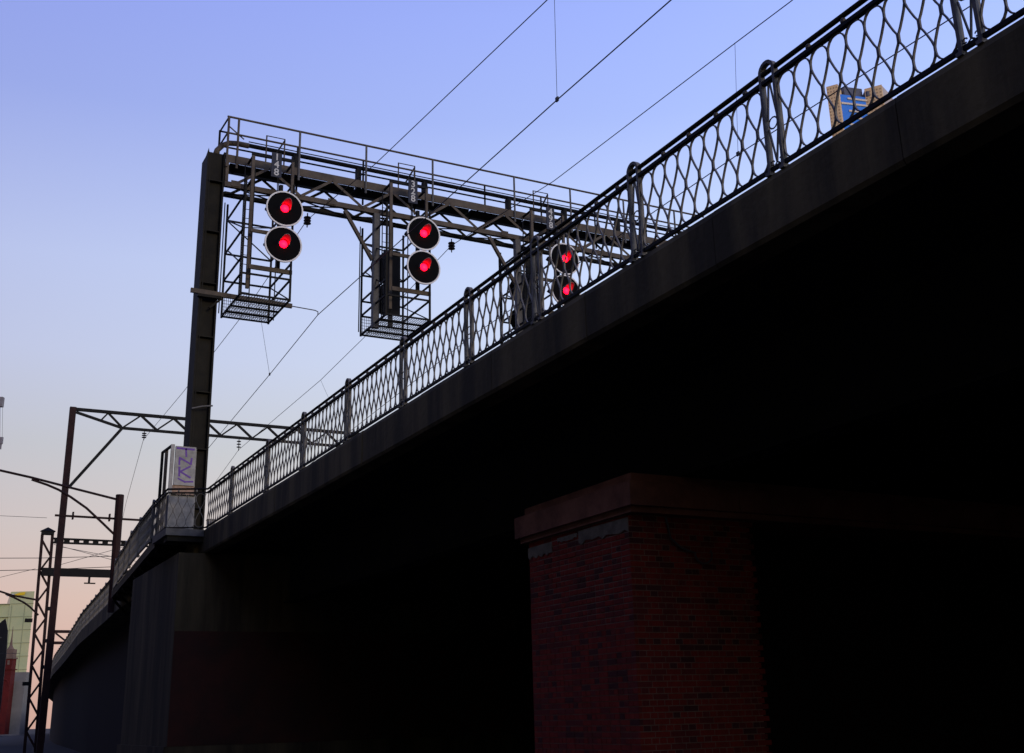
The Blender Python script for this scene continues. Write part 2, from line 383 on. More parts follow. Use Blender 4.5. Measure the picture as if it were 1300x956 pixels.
XR = 7.13
rail1 = thing('viaduct_railing', 'ornamental iron railing with looped lattice and hooped posts along the concrete edge', 'railing', (XR, 14, 5.0))
ps = [-14.2, -11.75, -9.3, -6.85, -4.4, -1.95, .5, 2.95, 5.34, 7.73, 10.19, 12.62, 14.77, 17.37, 20.15, 22.90, 25.58, 28.80]
for y in ps: post(rail1, (XR, y), R(90))
for a, c in zip(ps, ps[1:]): bay(rail1, (XR, a), (XR, c))
bay(rail1, (XR, 28.8), (XR, 31.45), .1)
bay(rail1, (XR, 31.45), (6.13, 31.86), .06)
rails(rail1, [(XR, -14.3), (XR, 31.45), (6.13, 31.86)])
stub = thing('fence_stub', 'short weathered post standing against the railing lattice beside a hooped post', 'post', (7.2, 23.27, 4.95))
MB().box(7.2, 7.26, 23.2, 23.34, 4.9, 5.74).build('post_body', 'galv', stub)

rail2 = thing('walkway_railing', 'dark iron railing along the side walkway left of the white cabinet', 'railing', (6.9, 40, 5.0))
wk = [(6.13, 31.86), (6.21, 34.2), (6.42, 37.4), (6.64, 40.2), (6.88, 42.6), (7.08, 45.0), (7.33, 47.5)]
for p_ in wk[1:]: post(rail2, p_, R(86.7))
for a, c in zip(wk, wk[1:]): bay(rail2, a, c)
rails(rail2, wk)
walk = thing('side_walkway', 'steel walkway bracketed off the viaduct side below the railing', 'walkway', (6.9, 40, 4.4))
dk = MB(); dk.add([(6.13, 33.21, 4.72), (7.9, 33.21, 4.72), (8.6, 47.5, 4.72), (7.27, 47.5, 4.72), (6.13, 33.21, 4.98), (7.9, 33.21, 4.98), (8.6, 47.5, 4.98), (7.27, 47.5, 4.98)],
                  [(3, 2, 1, 0), (4, 5, 6, 7), (0, 1, 5, 4), (1, 2, 6, 5), (2, 3, 7, 6), (3, 0, 4, 7)])
dk.build('deck', 'steel_dark', walk)
for k in range(8):
    y = 33.6 + k * 1.95; x = 6.12 + .075 * (y - 32)
    bk = MB(); bk.bar((x + .02, y, 4.66), (8.0, y, 4.66), .1, .1); bk.bar((x + .1, y, 4.6), (7.9, y, 4.05), .09, .09); bk.build('bracket', 'steel_dark', walk)

# far stretch bending away
far = [(7.62, 47.6), (8.08, 54), (9.15, 70), (10.9, 90), (12.9, 114), (14.2, 127), (17.6, 160), (22.4, 200), (31, 262), (44, 340)]
def interp(y):
    for (x0, y0), (x1, y1) in zip(far, far[1:]):
        if y0 <= y <= y1: return x0 + (x1 - x0) * (y - y0) / (y1 - y0)
fv = thing('far_viaduct', 'dark far stretch of viaduct bending away at lower left', 'viaduct', (15, 100, -1.6))
dk = MB(); pts = [(6.95, 31.95)] + [(7.3, 38.1)] + far
vs = []; fs = []
for (x, y) in pts: vs += [(x, y, 4.35), (x, y, 5.0), (x + 20.3, y, 5.0), (x + 20.3, y, 4.35)]
for i in range(len(pts) - 1):
    k = i * 4; fs += [(k + j, k + 4 + j, k + 4 + (j + 1) % 4, k + (j + 1) % 4) for j in range(4)]
fs += [(0, 1, 2, 3), (4 * len(pts) - 1, 4 * len(pts) - 2, 4 * len(pts) - 3, 4 * len(pts) - 4)]
dk.add(vs, fs); dk.build('deck', 'concrete', fv)
wl = MB(); vs = []; fs = []
for (x, y) in [(7.6, 40.0)] + far: vs += [(x + .9, y, -1.6), (x + .9, y, 4.34), (x + 19, y, 4.34), (x + 19, y, -1.6)]
for i in range(len(far)):
    k = i * 4; fs += [(k + j, k + 4 + j, k + 4 + (j + 1) % 4, k + (j + 1) % 4) for j in range(4)]
fs += [(0, 1, 2, 3), (4 * len(far) + 3, 4 * len(far) + 2, 4 * len(far) + 1, 4 * len(far))]
wl.add(vs, fs); wl.build('shade_fill_wall', 'shade_black_wall', fv)  # dark wall added so the far underside stays black
rail3 = thing('far_railing', 'iron railing on the far viaduct bend shrinking towards lower left', 'railing', (10, 90, 5.0))
fp = []; y = 47.7
while y < 165: fp.append((interp(y) + .06, y)); y += 2.7
acc = MB()
for i, (a, c) in enumerate(zip(fp, fp[1:])):
    rz = math.atan2(c[1] - a[1], c[0] - a[0]); post(rail3, a, rz, False); bay(rail3, a, c, individual=False, acc=acc)
stuff(acc.build('lattice', 'rail_paint', rail3)); rails(rail3, fp)

# ------------------------------------------------------------------ platform and relay cabinet
plat = thing('cabinet_platform', 'small steel platform jutting from the viaduct below the graffitied cabinet', 'platform', (6.7, 31.9, 4.6))
MB().box(6.12, 7.06, 31.42, 31.88, 4.66, 4.8).build('lower_beam', 'steel_dark', plat)
MB().box(6.06, 7.07, 31.36, 33.2, 4.805, 4.99).build('deck', 'galv', plat)
GF = (Vector((6.55, 32.0, 5.0)), Vector((6.63, 32.38, 5.03)), 1.012)
cab = thing('relay_cabinet', 'white and grey trackside cabinet with purple graffiti on its tall upper door', 'cabinet', (6.55, 32.2, 5.0))
MB().box(6.20, 6.92, 32.02, 32.45, 4.965, 6.06).build('lower_body', 'cab_grey', cab)
MB().box(6.40, 6.90, 32.10, 32.42, 6.32, 7.40).build('upper_body', 'cab_grey', cab)
up_ = MB().box(6.30, 6.86, 32.0, 32.085, 6.32, 7.42).build('upper_door', 'cab_white', cab)
MB().box(6.27, 6.88, 32.03, 32.09, 6.065, 6.315).build('tan_panel', 'cab_tan', cab)
MB().box(6.25, 6.90, 31.99, 32.028, 6.03, 6.062).build('sill', 'steel_dark', cab)
MB().box(6.17, 6.27, 32.0, 32.06, 6.07, 7.46).build('frame_post', 'cab_white', cab)
MB().box(6.14, 6.22, 32.62, 32.70, 5.0, 7.44).build('frame_post', 'steel_brown', cab)
MB().box(6.10, 6.17, 32.98, 33.06, 5.0, 7.44).build('frame_post', 'steel_dark', cab)
fr = MB(); fr.bar((6.2, 32.07, 7.43), (6.14, 33.04, 7.43), .06, .06); fr.build('frame_top', 'steel_dark', cab)
def stroke(b, pts, w):   # painted strokes, thin sheets on the door
    y = 31.996
    for (x0, z0), (x1, z1) in zip(pts, pts[1:]):
        d = Vector((x1 - x0, z1 - z0)); l = d.length; n_ = Vector((-d.y, d.x)) / l * w / 2; e = d / l * w * .35
        b.add([(x0 - e.x - n_.x, y, z0 - e.y - n_.y), (x1 + e.x - n_.x, y, z1 + e.y - n_.y), (x1 + e.x + n_.x, y, z1 + e.y + n_.y), (x0 - e.x + n_.x, y, z0 - e.y + n_.y)], [(0, 1, 2, 3)])
        y -= .0012
gr = MB()
stroke(gr, [(6.34, 7.36), (6.80, 7.35)], .055); stroke(gr, [(6.58, 7.345), (6.60, 7.14)], .05)
stroke(gr, [(6.42, 6.90), (6.42, 7.09), (6.74, 6.93), (6.75, 7.09)], .05)
stroke(gr, [(6.44, 6.58), (6.43, 6.82)], .055); stroke(gr, [(6.72, 6.86), (6.46, 6.70), (6.74, 6.55)], .05); stroke(gr, [(6.42, 6.5), (6.6, 6.42), (6.82, 6.44)], .045)
gr.build('graffiti', 'graffiti', up_)
GF = None
tb = thing('trackside_box', 'tiny pale box on the deck between the gantry post and the railing', 'box', (7.3, 31.6, 5.0))
MB().box(7.22, 7.4, 31.55, 31.75, 5.0, 5.3).box(7.2, 7.42, 31.53, 31.77, 5.3, 5.325).build('box_body', 'cab_white', tb)

# ------------------------------------------------------------------ signal gantry
GF = GANTRY
gan = thing('signal_gantry', 'dark steel signal gantry with tall left post and trussed walkway over the tracks', 'gantry', (6.72, 31.4, 4.7))
def h_post(x0, x1, y0, y1, z0, z1, parent):
    o = MB().box(x0, x0 + .05, y0, y1, z0, z1 - .12).box(x1 - .05, x1, y0, y1, z0, z1)
    o.add([(x0, y0, z1 - .12), (x0 + .05, y0, z1 - .12), (x0 + .05, y0 + .25, z1 - .12), (x0, y0 + .25, z1 - .12), (x0 + .025, y0 + .02, z1 + .06)], [(0, 1, 4), (1, 2, 4), (2, 3, 4), (3, 0, 4)])
    o.box(x0 + .052, x1 - .052, y0 + .16, y0 + .2, z0, z1).box(x0 + .052, x1 - .052, y1 - .2, y1 - .16, z0, z1)
    p = o.build('post', 'steel_dark', parent)
    z = z0 + .8
    while z < z1:
        MB().box(x0 + .053, x1 - .053, y0 + .02, y0 + .157, z, z + .03).build('batten', 'steel_dark', p); z += 1.62
    e = MB().box(x0 + .07, x0 + .1, y0 - .012, y0 + .0, z0, z1 - .3); e.build('edge_angle', 'steel_dark', p)
    return p
gp = h_post(6.45, 6.98, 31.0, 31.75, 4.7, 16.2, gan)
h_post(24.65, 25.2, 31.0, 31.75, 4.7, 16.2, gan)
GE = 24.64
for nm, y, m in (('front', 30.97, 'steel_brown'), ('rear', 31.72, 'steel_dark')):
    s_ = -1 if nm == 'front' else 1
    c = MB().box(6.985, GE, y - .02, y + .02, 15.88, 16.13).box(6.985, GE, min(y, y + s_ * -.09) + .021 * (s_ < 0), max(y, y + s_ * -.09) - .021 * (s_ > 0), 16.1, 16.13)
    c.build('upper_chord', m, gan)
    c = MB().box(6.985, GE, y - .02, y + .02, 15.09, 15.25).box(6.985, GE, y + .021 if s_ < 0 else y - .1, y + .1 if s_ < 0 else y - .021, 15.09, 15.11)
    c.build('lower_chord', m, gan)
    k = 0; x = 7.3
    while x < GE - .9:
        z0, z1 = (15.2, 15.92) if k % 2 == 0 else (15.92, 15.2)
        MB().bar((x, y + s_ * .028, z0), (x + 1, y + s_ * .028, z1), .014, .085).build('diagonal', m, gan)
        if k % 3 == 0: MB().box(x - .13, x + .13, y + s_ * .037 - .006, y + s_ * .037 + .006, 15.12, 15.3).build('gusset', m, gan)
        x += 1; k += 1
MB().box(6.99, 7.08, 30.945, 31.75, 15.26, 15.87).build('end_frame', 'steel_brown', gan)
x = 7.15; k = 0
while x < GE - 1:
    MB().box(x, x + 1.94, 31.12, 31.60, 15.90, 15.94).build('walkway_panel', 'steel_black', gan)
    MB().bar((x + .2, 31.0, 15.885), (x + .2, 31.7, 15.885), .05, .03).build('cross_bearer', 'steel_black', gan)
    MB().bar((x, 31.0, 15.13), (x + 1.9, 31.68, 15.13), .07, .014).build('lateral', 'steel_dark', gan)
    MB().bar((x, 31.68, 15.155), (x + 1.9, 31.0, 15.155), .07, .014).build('lateral', 'steel_dark', gan)
    x += 2; k += 1
hp = [7.0, 7.3, 9.21, 11.39, 13.69, 16.7, 18.9, 21.1, 23.3]
for x in hp: MB().tube([(x, 30.925, 15.7), (x, 30.925, 17.38)], .036, 6, ref=(0, 1, 0)).build('stanchion', 'galv' if x > 9 else 'steel_brown', gan)
for x in (6.93, 9.4, 11.6, 13.4, 16.0, 18.2, 20.4, 22.6): MB().tube([(x, 31.76, 15.7), (x, 31.76, 17.3)], .034, 6, ref=(0, 1, 0)).build('stanchion', 'steel_dark', gan)
MB().tube([(6.95, 30.925, 17.37), (GE, 30.925, 17.37)], .032, 6).build('guard_rail', 'steel_brown', gan)
MB().tube([(6.95, 30.925, 16.83), (GE, 30.925, 16.83)], .028, 6).build('guard_rail', 'steel_brown', gan)
for z in (17.28, 16.78, 16.42): MB().tube([(6.95, 31.76, z), (GE, 31.76, z)], .028, 6).build('guard_rail', 'steel_dark', gan)
MB().tube([(6.97, 30.925, 17.30), (6.93, 31.76, 17.26)], .028, 6).build('guard_rail', 'steel_brown', gan)
MB().tube([(6.97, 30.925, 16.8), (6.93, 31.76, 16.75)], .028, 6).build('guard_rail', 'steel_brown', gan)
MB().tube([(7.02, 30.93, 17.05), (7.5, 31.0, 16.75)], .02, 6).build('guard_rail', 'steel_brown', gan)
cd = MB(); cd.sm = True; cd.tube([(6.75, 31.4, 16.2), (6.8, 31.4, 16.42), (6.95, 31.4, 16.62), (7.15, 31.4, 16.74), (7.4, 31.4, 16.78), (7.75, 31.4, 16.78)], .085, 10, ref=(0, 1, 0)); cd.build('conduit_elbow', 'steel_brown', gan)
cd = MB(); cd.tube([(7.75, 31.4, 16.79), (GE, 31.4, 16.79)], .07, 8); cd.build('conduit', 'steel_black', gan)
cd = MB(); cd.tube([(7.75, 31.42, 16.93), (GE, 31.42, 16.93)], .018, 5); cd.build('cable', 'steel_black', gan)
for x in (9.2, 11.3, 13.6, 16.7, 18.9, 21.1): MB().box(x - .07, x + .07, 31.3, 31.5, 15.95, 16.74).build('conduit_support', 'steel_black', gan)
# registration arm clamped to the post
ra = thing('registration_arm', 'horizontal steel arm clamped to the gantry post reaching to the contact wire', 'arm', (6.3, 30.9, 11.6))
MB().bar((6.2, 30.92, 11.66), (9.15, 30.92, 11.60), .08, .13).build('arm', 'steel_brown', ra)
MB().box(6.4, 7.05, 30.86, 30.99, 11.5, 11.58).bar((6.75, 30.93, 11.2), (7.1, 30.93, 11.55), .06).build('clamp', 'steel_dark', ra)
MB().tube([(9.15, 30.92, 11.6), (9.9, 31.05, 11.62), (10.0, 31.08, 11.6), (10.0, 31.08, 11.5)], .016, 5, ref=(0, 1, 0)).build('steady_rod', 'galv', ra)
MB().tube([(7.0, 30.9, 8.35), (6.72, 30.88, 8.3), (6.44, 30.9, 8.22)], .025, 5).build('strap', 'galv', gp)

# ---- access cages
cage_lab = ['black steel access cage hanging beside the tall gantry post', 'black steel access cage hanging under the middle of the gantry',
            'black steel access cage hanging under the gantry, seen through the railing']
def make_cage(x0, label):
    c = thing('access_cage', label, 'cage', (x0 + .72, 31.1, 11.45), 'access cages under the gantry')
    x1 = x0 + 1.42; ya, yb = 30.05, 32.2; zf = 11.45; zt = 15.08
    for x in (x0, x1):
        for y in (ya, yb): MB().box(x - .027, x + .027, y - .027, y + .027, zf - .05, zt).build('corner_post', 'steel_dark', c)
    for x in (x0 - .11, x1 + .12): MB().tube([(x, yb - .1, zf + .05), (x, yb - .1, zt)], .018, 5, ref=(0, 1, 0)).build('hanger_rod', 'steel_black', c)
    for z in (zf, zf + .62, zf + 1.12, zf + 2.0, zf + 3.1):
        
        for xr in (x0, x1): MB().bar((xr, ya, z), (xr, yb, z), .045, .05).build('side_rail', 'steel_black', c)
        MB().bar((x0, yb, z - .002), (x1, yb, z - .002), .045, .05).build('end_rail', 'steel_black', c)
        if z < zf + 1: MB().bar((x0, ya, z - .002), (x1, ya, z - .002), .045, .05).build('end_rail', 'steel_black', c)
    MB().bar((x0 + .2, ya + .05, zf + .86), (x1 + .05, ya + .05, zf + .86), .06, .13).build('front_beam', 'steel_brown', c)
    MB().bar((x0 + .2, ya + .05, zf + 1.98), (x1 - .35, ya + .05, zf + 1.98), .06, .1).build('front_beam', 'steel_brown', c)
    MB().bar((x0, ya + .4, zf + 1.12), (x0, yb - .3, zf + 2.0), .03).build('brace', 'steel_black', c)
    MB().bar((x0, ya, zf + 2.0), (x0, yb, zf + 3.1), .035).build('brace', 'steel_black', c)
    MB().bar((x1, ya, zf), (x1, yb, zf + 1.12), .03).build('brace', 'steel_black', c)
    MB().bar((x0, yb, zf + 3.1), (x1, yb, zf + 2.0), .03).build('brace', 'steel_black', c)
    MB().bar((x0, ya, zf + 2.0), (x1, yb, zf + 3.1), .03).build('brace', 'steel_black', c)
    ld = MB()
    for x in (x0 + .12, x0 + .42): ld.tube([(x, ya + .7, zf + .1), (x, ya + .7, zt + .7)], .018, 5, ref=(0, 1, 0))
    for k in range(14): ld.tube([(x0 + .12, ya + .7, zf + .3 + k * .29), (x0 + .42, ya + .7, zf + .3 + k * .29)], .011, 4)
    ld.build('ladder', 'steel_black', c)
    fl = MB()
    for y in (ya + .5, ya + 1.05, ya + 1.6): fl.bar((x0, y, zf - .03), (x1, y, zf - .03), .05, .05)
    fl.build('floor_joist', 'steel_black', c)
    gtg = MB(); k = x0 + .06
    while k < x1 - .03: gtg.box(k - .006, k + .006, ya + .03, yb - .03, zf - .002, zf + .008); k += .075
    y = ya + .09
    while y < yb - .04: gtg.box(x0 + .03, x1 - .03, y - .005, y + .005, zf + .001, zf + .009); y += .12
    gtg.build('floor_grating', 'galv', c)
    kk = MB(); k = x0 + .06
    while k < x1 - .03: kk.box(k - .006, k + .006, yb - .012, yb, zf + .05, zf + .6); k += .06
    for j in range(5): kk.box(x0, x1, yb - .014, yb - .002, zf + .1 + j * .1, zf + .112 + j * .1)
    kk.build('mesh_panel', 'galv', c)
    # light front hanging frame
    f = MB(); fx0, fx1 = x0 + .26, x0 + 1.46
    f.box(fx0 - .045, fx0 + .045, 30.35, 30.43, zf + .3, 15.95); f.build('front_hanger', 'steel_brown', c)
    MB().box(fx1 - .04, fx1 + .04, 30.35, 30.43, 14.85, 15.98).build('front_hanger', 'steel_brown', c)
    MB().bar((fx0 - .05, 30.39, 16.0), (fx1 + .05, 30.39, 16.02), .07, .075).build('hanger_head', 'steel_black', c)
    for x in (fx0, fx1): MB().bar((x, 30.39, 15.96), (x, 30.95, 15.96), .05, .06).build('hanger_arm', 'steel_dark', c)
    for q in ((fx0, 15.2), (fx1, 15.2)): MB().bar((q[0], 30.43, q[1]), (q[0], 30.93, q[1]), .05, .05).build('hanger_arm', 'steel_dark', c)
    # step-over frame on the walkway above
    so_ = MB().tube([(x0 + .87, 31.3, 15.95), (x0 + .87, 31.3, 17.2), (x0 + 1.44, 31.3, 17.2), (x0 + 1.44, 31.3, 15.95)], .025, 6, ref=(0, 1, 0)); so_.build('gate_frame', 'steel_brown', c)
    MB().bar((x0 + 1.44, 31.3, 17.15), (x0 + 1.1, 31.3, 16.5), .05).build('gate_strut', 'steel_black', c)
    return c
CX = [7.4, 11.77, 16.77]
for x, l in zip(CX, cage_lab): make_cage(x, l)
# brace and pole of the middle and right cages
for i, x in enumerate((11.78, 16.78)):
    pl = thing('signal_pole', ['grey steel pole with diagonal stay at the left of the middle cage', 'grey steel pole beside the cage seen through the railing'][i], 'pole', (x, 31.0, 11.3), 'poles holding the turned signals')
    MB().box(x - .1, x + .1, 30.9, 31.08, 11.3, 15.08).build('pole', 'galv', pl)
    MB().bar((x - 1.05, 30.98, 15.0), (x - .12, 30.98, 13.5), .1, .1).build('stay', 'steel_brown', pl)

# ---- signals
num_lab = ['black plate with white numerals 148 above the leftmost signal', 'black plate with white numerals 328 above the middle signal', 'black plate with white numerals beginning 49 behind the railing']
sig_lab = ['pair of round black signal targets with red lamps nearest the tall gantry post', 'pair of round black signal targets with red lamps hanging under the middle of the gantry',
           'pair of round black signal targets with red lamps seen through the railing']
def make_signal(cx, label):
    s_ = thing('railway_signal', label, 'signal', (cx, 29.72, 13.0), 'red railway signals on the gantry')
    RD = .55; y = 29.70
    for zc in (14.10, 12.985):
        d = MB(); d.lathe((cx, y, zc), [(0, RD - .044), (.03, RD - .044)], 'y', 48); dd = d.build('target', 'disc_black', s_)
        r = MB(); r.sm = False
        k = 48; vs = []; fs = []
        for (o_, rr) in ((-.012, RD - .042), (-.012, RD), (.034, RD), (.034, RD - .042)):
            for i in range(k): a = 2 * math.pi * i / k; vs.append((cx + rr * math.cos(a), y + o_, zc + rr * math.sin(a)))
        for j in range(4):
            for i in range(k): fs.append((j * k + i, j * k + (i + 1) % k, ((j + 1) % 4) * k + (i + 1) % k, ((j + 1) % 4) * k + i))
        r.add(vs, fs); r.build('rim', 'rim_white', dd)
        l = MB(); l.sm = True; l.lathe((cx, y, zc), [(-.012, .118), (-.045, .10), (-.068, .065), (-.075, .02)], 'y', 24); l.build('lens', 'lamp_red', dd)
        hd = MB(); vs = []; fs = []; n = 22
        for i in range(n + 1):      # hood: upper arc of a tube, longer on top, with thickness
            a = R(-15 + 210 * i / n); ln = .1 + .32 * max(0, math.sin(a))
            for rr in (.15, .162):
                for yy in (-.003, -ln): vs.append((cx + rr * math.cos(a), y + yy, zc + rr * math.sin(a)))
        for i in range(n):
            k = i * 4; fs += [(k, k + 1, k + 5, k + 4), (k + 2, k + 6, k + 7, k + 3), (k + 1, k + 3, k + 7, k + 5), (k, k + 4, k + 6, k + 2)]
        hd.add(vs, fs); hd.build('hood', 'hood', dd)
        MB().box(cx - .19, cx + .19, y + .035, y + .42, zc - .22, zc + .22).build('lamp_housing', 'steel_black', dd)
        MB().bar((cx - .45, y + .4, zc + .1), (cx - .1, y + .3, zc - .15), .12, .1).build('bracket', 'steel_black', dd)
    MB().box(cx - .05, cx + .05, y + .43, y + .53, 12.3, 15.05).build('mast', 'steel_black', s_)
    for k, (dx, zz) in enumerate(((.12, 14.2), (.16, 13.1))):
        MB().tube([(cx + dx, y + .43, zz), (cx + dx + .16, y + .55, zz - .25), (cx + dx + .1, y + .8, zz + .3), (cx + dx - .02, 30.9, 15.0), (cx + dx - .05, 30.9, 15.9)], .016, 5).build('cable', 'steel_black', s_)
    return s_
SX = [8.47, 12.84, 17.84]
for x, l in zip(SX, sig_lab): make_signal(x, l)
for x, l, tx in zip((8.345, 12.74, 17.72), num_lab, ('1\n4\n8', '3\n2\n8', '4\n9\n8')):
    n_ = thing('number_plate', l, 'sign', (x, 30.36, 15.35), 'signal number plates')
    pn = MB().box(x - .155, x + .155, 30.31, 30.34, 15.36, 16.16).build('plate', 'plate_navy', n_)
    MB().box(x - .03, x + .03, 30.342, 30.37, 15.5, 16.1).build('backing_bar', 'steel_dark', n_)
    text_part('numerals', tx, .33, 'numeral_white', (x, 30.304, 15.76), n_, .80)
# signals turned away
for i, (x, l) in enumerate(((12.5, 'black back of a signal pair turned away in the middle cage'), (17.48, 'black back of a signal pair turned away, behind the railing'))):
    s_ = thing('turned_signal', l, 'signal', (x, 31.9, 12.0), 'signals facing away')
    for zc in (13.7, 12.62):
        d = MB(); d.lathe((x - .02, 31.95, zc), [(0, .5), (.03, .5)], 'y', 40); dd = d.build('target', 'disc_black', s_)
        MB().box(x - .24, x + .2, 31.45, 31.94, zc - .42, zc + .40).build('lamp_housing', 'steel_black', dd)
        hb = MB(); hb.lathe((x - .02, 31.98, zc), [(0, .18), (.3, .18)], 'y', 20); hb.build('hood', 'steel_black', dd)
    MB().box(x - .06, x + .06, 31.5, 31.62, 11.6, 15.05).build('mast', 'steel_black', s_)
    MB().box(x - .3, x + .25, 31.35, 31.44, 11.95, 14.1).build('back_plate', 'steel_black', s_)

# ------------------------------------------------------------------ overhead wires
def wire(name, label, pts, r=.012, cat='wire', group=None):
    o = thing(name, label, cat, pts[len(pts) // 2], group)
    fine = []
    for a, c in zip(pts, pts[1:]):
        for k in range(4): fine.append(tuple(a[j] + (c[j] - a[j]) * k / 4 for j in range(3)))
    fine.append(pts[-1])
    MB().tube(fine, r, 5).build('strand', 'wire', o); return o
w2 = wire('contact_wire', 'contact wire held by the rod from the gantry post', [(10.8, -25, 11.5), (10.37, 13.4, 11.5), (10.26, 17.12, 11.5), (10.0, 31.08, 11.5), (10.45, 37.7, 11.5), (11.22, 50.2, 11.5), (12.0, 60, 11.5), (15, 90, 11.4), (24, 160, 11.3)], .013)
w1 = wire('catenary_wire', 'uppermost overhead wire crossing the clear sky left of the others', [(10.6, -25, 15.0), (10.3, 10.0, 14.2), (10.3, 17.2, 13.98), (10.0, 26.4, 14.35), (9.8, 31.8, 14.86), (9.9, 40.2, 14.25), (10.05, 50.2, 14.08), (10.12, 59.9, 14.02), (11.99, 75.5, 13.5), (18, 120, 13.4)], .012)
w4 = wire('contact_wire', 'contact wire seen through the railing lattice at upper right', [(15.3, -25, 11.5), (15.2, 11.2, 11.5), (15.0, 17.4, 11.5), (15.1, 31, 11.5), (15.9, 45, 11.5), (17, 60, 11.5), (20, 90, 11.4)], .012)
w3 = wire('catenary_wire', 'overhead wire nearest the railing top, above the second track', [(15.6, -25, 15.2), (15.55, 6, 14.8), (15.35, 15.7, 14.4), (15.22, 17.46, 14.35), (15.0, 25.4, 14.4), (14.75, 31.8, 14.85), (14.6, 39.5, 13.98), (14.75, 45.2, 13.8), (15.1, 59.9, 13.9), (18, 90, 13.4)], .012)
def dropper(par, x, y, z0, x1, z1): MB().tube([(x, y, z0), (x1, y, z1)], .006, 4, ref=(0, 1, 0)).build('dropper', 'wire', par); MB().box(x - .02, x + .02, y - .04, y + .04, z0 - .03, z0 + .06).build('clip', 'wire', par)
dropper(w2, 10.26, 17.12, 11.5, 10.3, 13.98); dropper(w2, 10.45, 37.7, 11.5, 9.87, 14.42)
dropper(w4, 15.0, 17.46, 11.5, 15.22, 14.35); dropper(w4, 15.9, 45.2, 11.5, 14.75, 13.8)
def insulator(name_label, x, y, z, z0):
    o = thing('insulator', name_label, 'insulator', (x, y, z0), 'wire insulators')
    MB().tube([(x, y, z0), (x, y, z)], .02, 6, ref=(0, 1, 0)).build('stem', 'steel_dark', o)
    for k in range(3):
        zz = z0 - .12 - k * (z0 - z - .2) / 3; q = MB(); q.lathe((x, y, zz), [(0, .03), (-.02, .11), (-.05, .12), (-.06, .03)], 'z', 12); q.build('shed', 'porcelain', o)
insulator('insulator under the gantry right of the leftmost signals', 9.8, 31.8, 14.6, 15.08)
insulator('insulator under the gantry right of the middle signals', 14.75, 31.8, 14.6, 15.08)

# ------------------------------------------------------------------ catenary portals
po = thing('catenary_portal', 'rusty pole carrying a light truss over the tracks behind the tall gantry post', 'portal', (6.57, 60, -1.6))
MB().box(6.42, 6.72, 59.87, 60.13, -1.6, 15.42).build('pole', 'steel_rust', po)
MB().box(26.5, 26.8, 59.87, 60.13, 4.9, 15.42).build('pole', 'steel_rust', po)
MB().bar((6.73, 60, 15.33), (26.5, 60, 15.4), .16, .15).build('top_chord', 'steel_black', po)
MB().bar((6.73, 60, 15.18), (9.05, 60, 14.56), .14, .12).bar((9.05, 60, 14.56), (26.5, 60, 14.60), .14, .13).build('bottom_chord', 'steel_black', po)
MB().bar((9.0, 60, 14.5), (6.72, 60, 11.3), .15, .15).build('knee_brace', 'steel_black', po)
MB().bar((7.95, 60, 14.85), (8.3, 60, 15.3), .08).build('web', 'steel_black', po); MB().bar((8.3, 60, 15.28), (9.0, 60, 14.62), .1).build('web', 'steel_black', po)
x = 9.1; k = 0
while x < 25.6:
    z0, z1 = (14.62, 15.3) if k % 2 == 0 else (15.3, 14.62)
    MB().bar((x, 60, z0), (x + .82, 60, z1), .08 if k % 2 == 0 else .11).build('web', 'steel_black', po); x += .84; k += 1
insulator('insulator hanging from the far truss left of the cabinet', 10.15, 59.95, 14.0, 14.52)
insulator('insulator hanging from the far truss right of the gantry post', 15.1, 59.95, 13.85, 14.52)
for x_, l in ((10.15, 0), (15.1, 1)): pass

GF = None
pm = thing('lattice_portal', 'dark lattice mast with two heavy beams reaching behind the walkway railing', 'portal', (7.95, 80, -1.6))
for x in (7.64, 8.26): MB().bar((x + .25, 80, -1.6), (x, 80, 11.9), .17, .17, (0, 1, 0)).build('leg', 'steel_rust', pm)
z = -1.2; k = 0
while z < 11.2:
    o0 = .25 * (1 - (z + 1.6) / 13.5); MB().bar((7.66 + o0 if k % 2 else 8.24 + o0, 80, z), (8.24 + o0 if k % 2 else 7.66 + o0, 80, z + .95), .12).build('lacing', 'steel_rust', pm); z += .98; k += 1
MB().box(7.58, 8.34, 79.8, 80.2, 11.9, 12.12).build('mast_head', 'steel_black', pm)
hd = MB(); hd.add([(7.5, 79.75, 12.12), (8.42, 79.75, 12.12), (8.42, 80.25, 12.12), (7.5, 80.25, 12.12), (7.95, 80, 12.4)], [(3, 2, 1, 0), (0, 1, 4), (1, 2, 4), (2, 3, 4), (3, 0, 4)]); hd.build('mast_cap', 'steel_black', pm)
bmm = MB(); bmm.bar((8.3, 80, 11.68), (27, 80, 11.68), .25, .1).bar((8.3, 80, 11.42), (27, 80, 11.42), .25, .1)
x = 8.4
while x < 26: bmm.box(x, x + .35, 79.95, 80.05, 11.47, 11.63); x += .6
bmm.build('upper_beam', 'steel_black', pm)
MB().bar((7.8, 79.8, 9.5), (27, 79.8, 9.52), .3, .5).build('lower_beam', 'steel_black', pm)
MB().tube([(10.75, 79.8, 9.25), (10.75, 79.8, 8.85)], .07, 6, ref=(0, 1, 0)).build('hanger', 'steel_black', pm)
MB().bar((10.45, 79.8, 8.85), (11.15, 79.8, 8.85), .08).build('hanger_foot', 'steel_black', pm)
MB().bar((26.9, 80, 4.9), (26.9, 80, 12), .4).build('far_leg', 'steel_rust', pm)
for x, z in ((7.35, 6.45), (8.7, 5.2), (8.6, 7.2), (8.65, 3.6), (7.6, 2.6), (8.8, 2.2)): MB().box(x - .22, x + .22, 79.85, 80.15, z - .1, z + .12).build('bracket', 'steel_black', pm)
p3 = thing('small_portal', 'small distant portal with a knee brace just right of the rusty pole', 'portal', (14.4, 125, 5))
MB().box(13.8, 14.05, 124.9, 125.1, -1.6, 9.1).build('leg', 'steel_rust', p3)
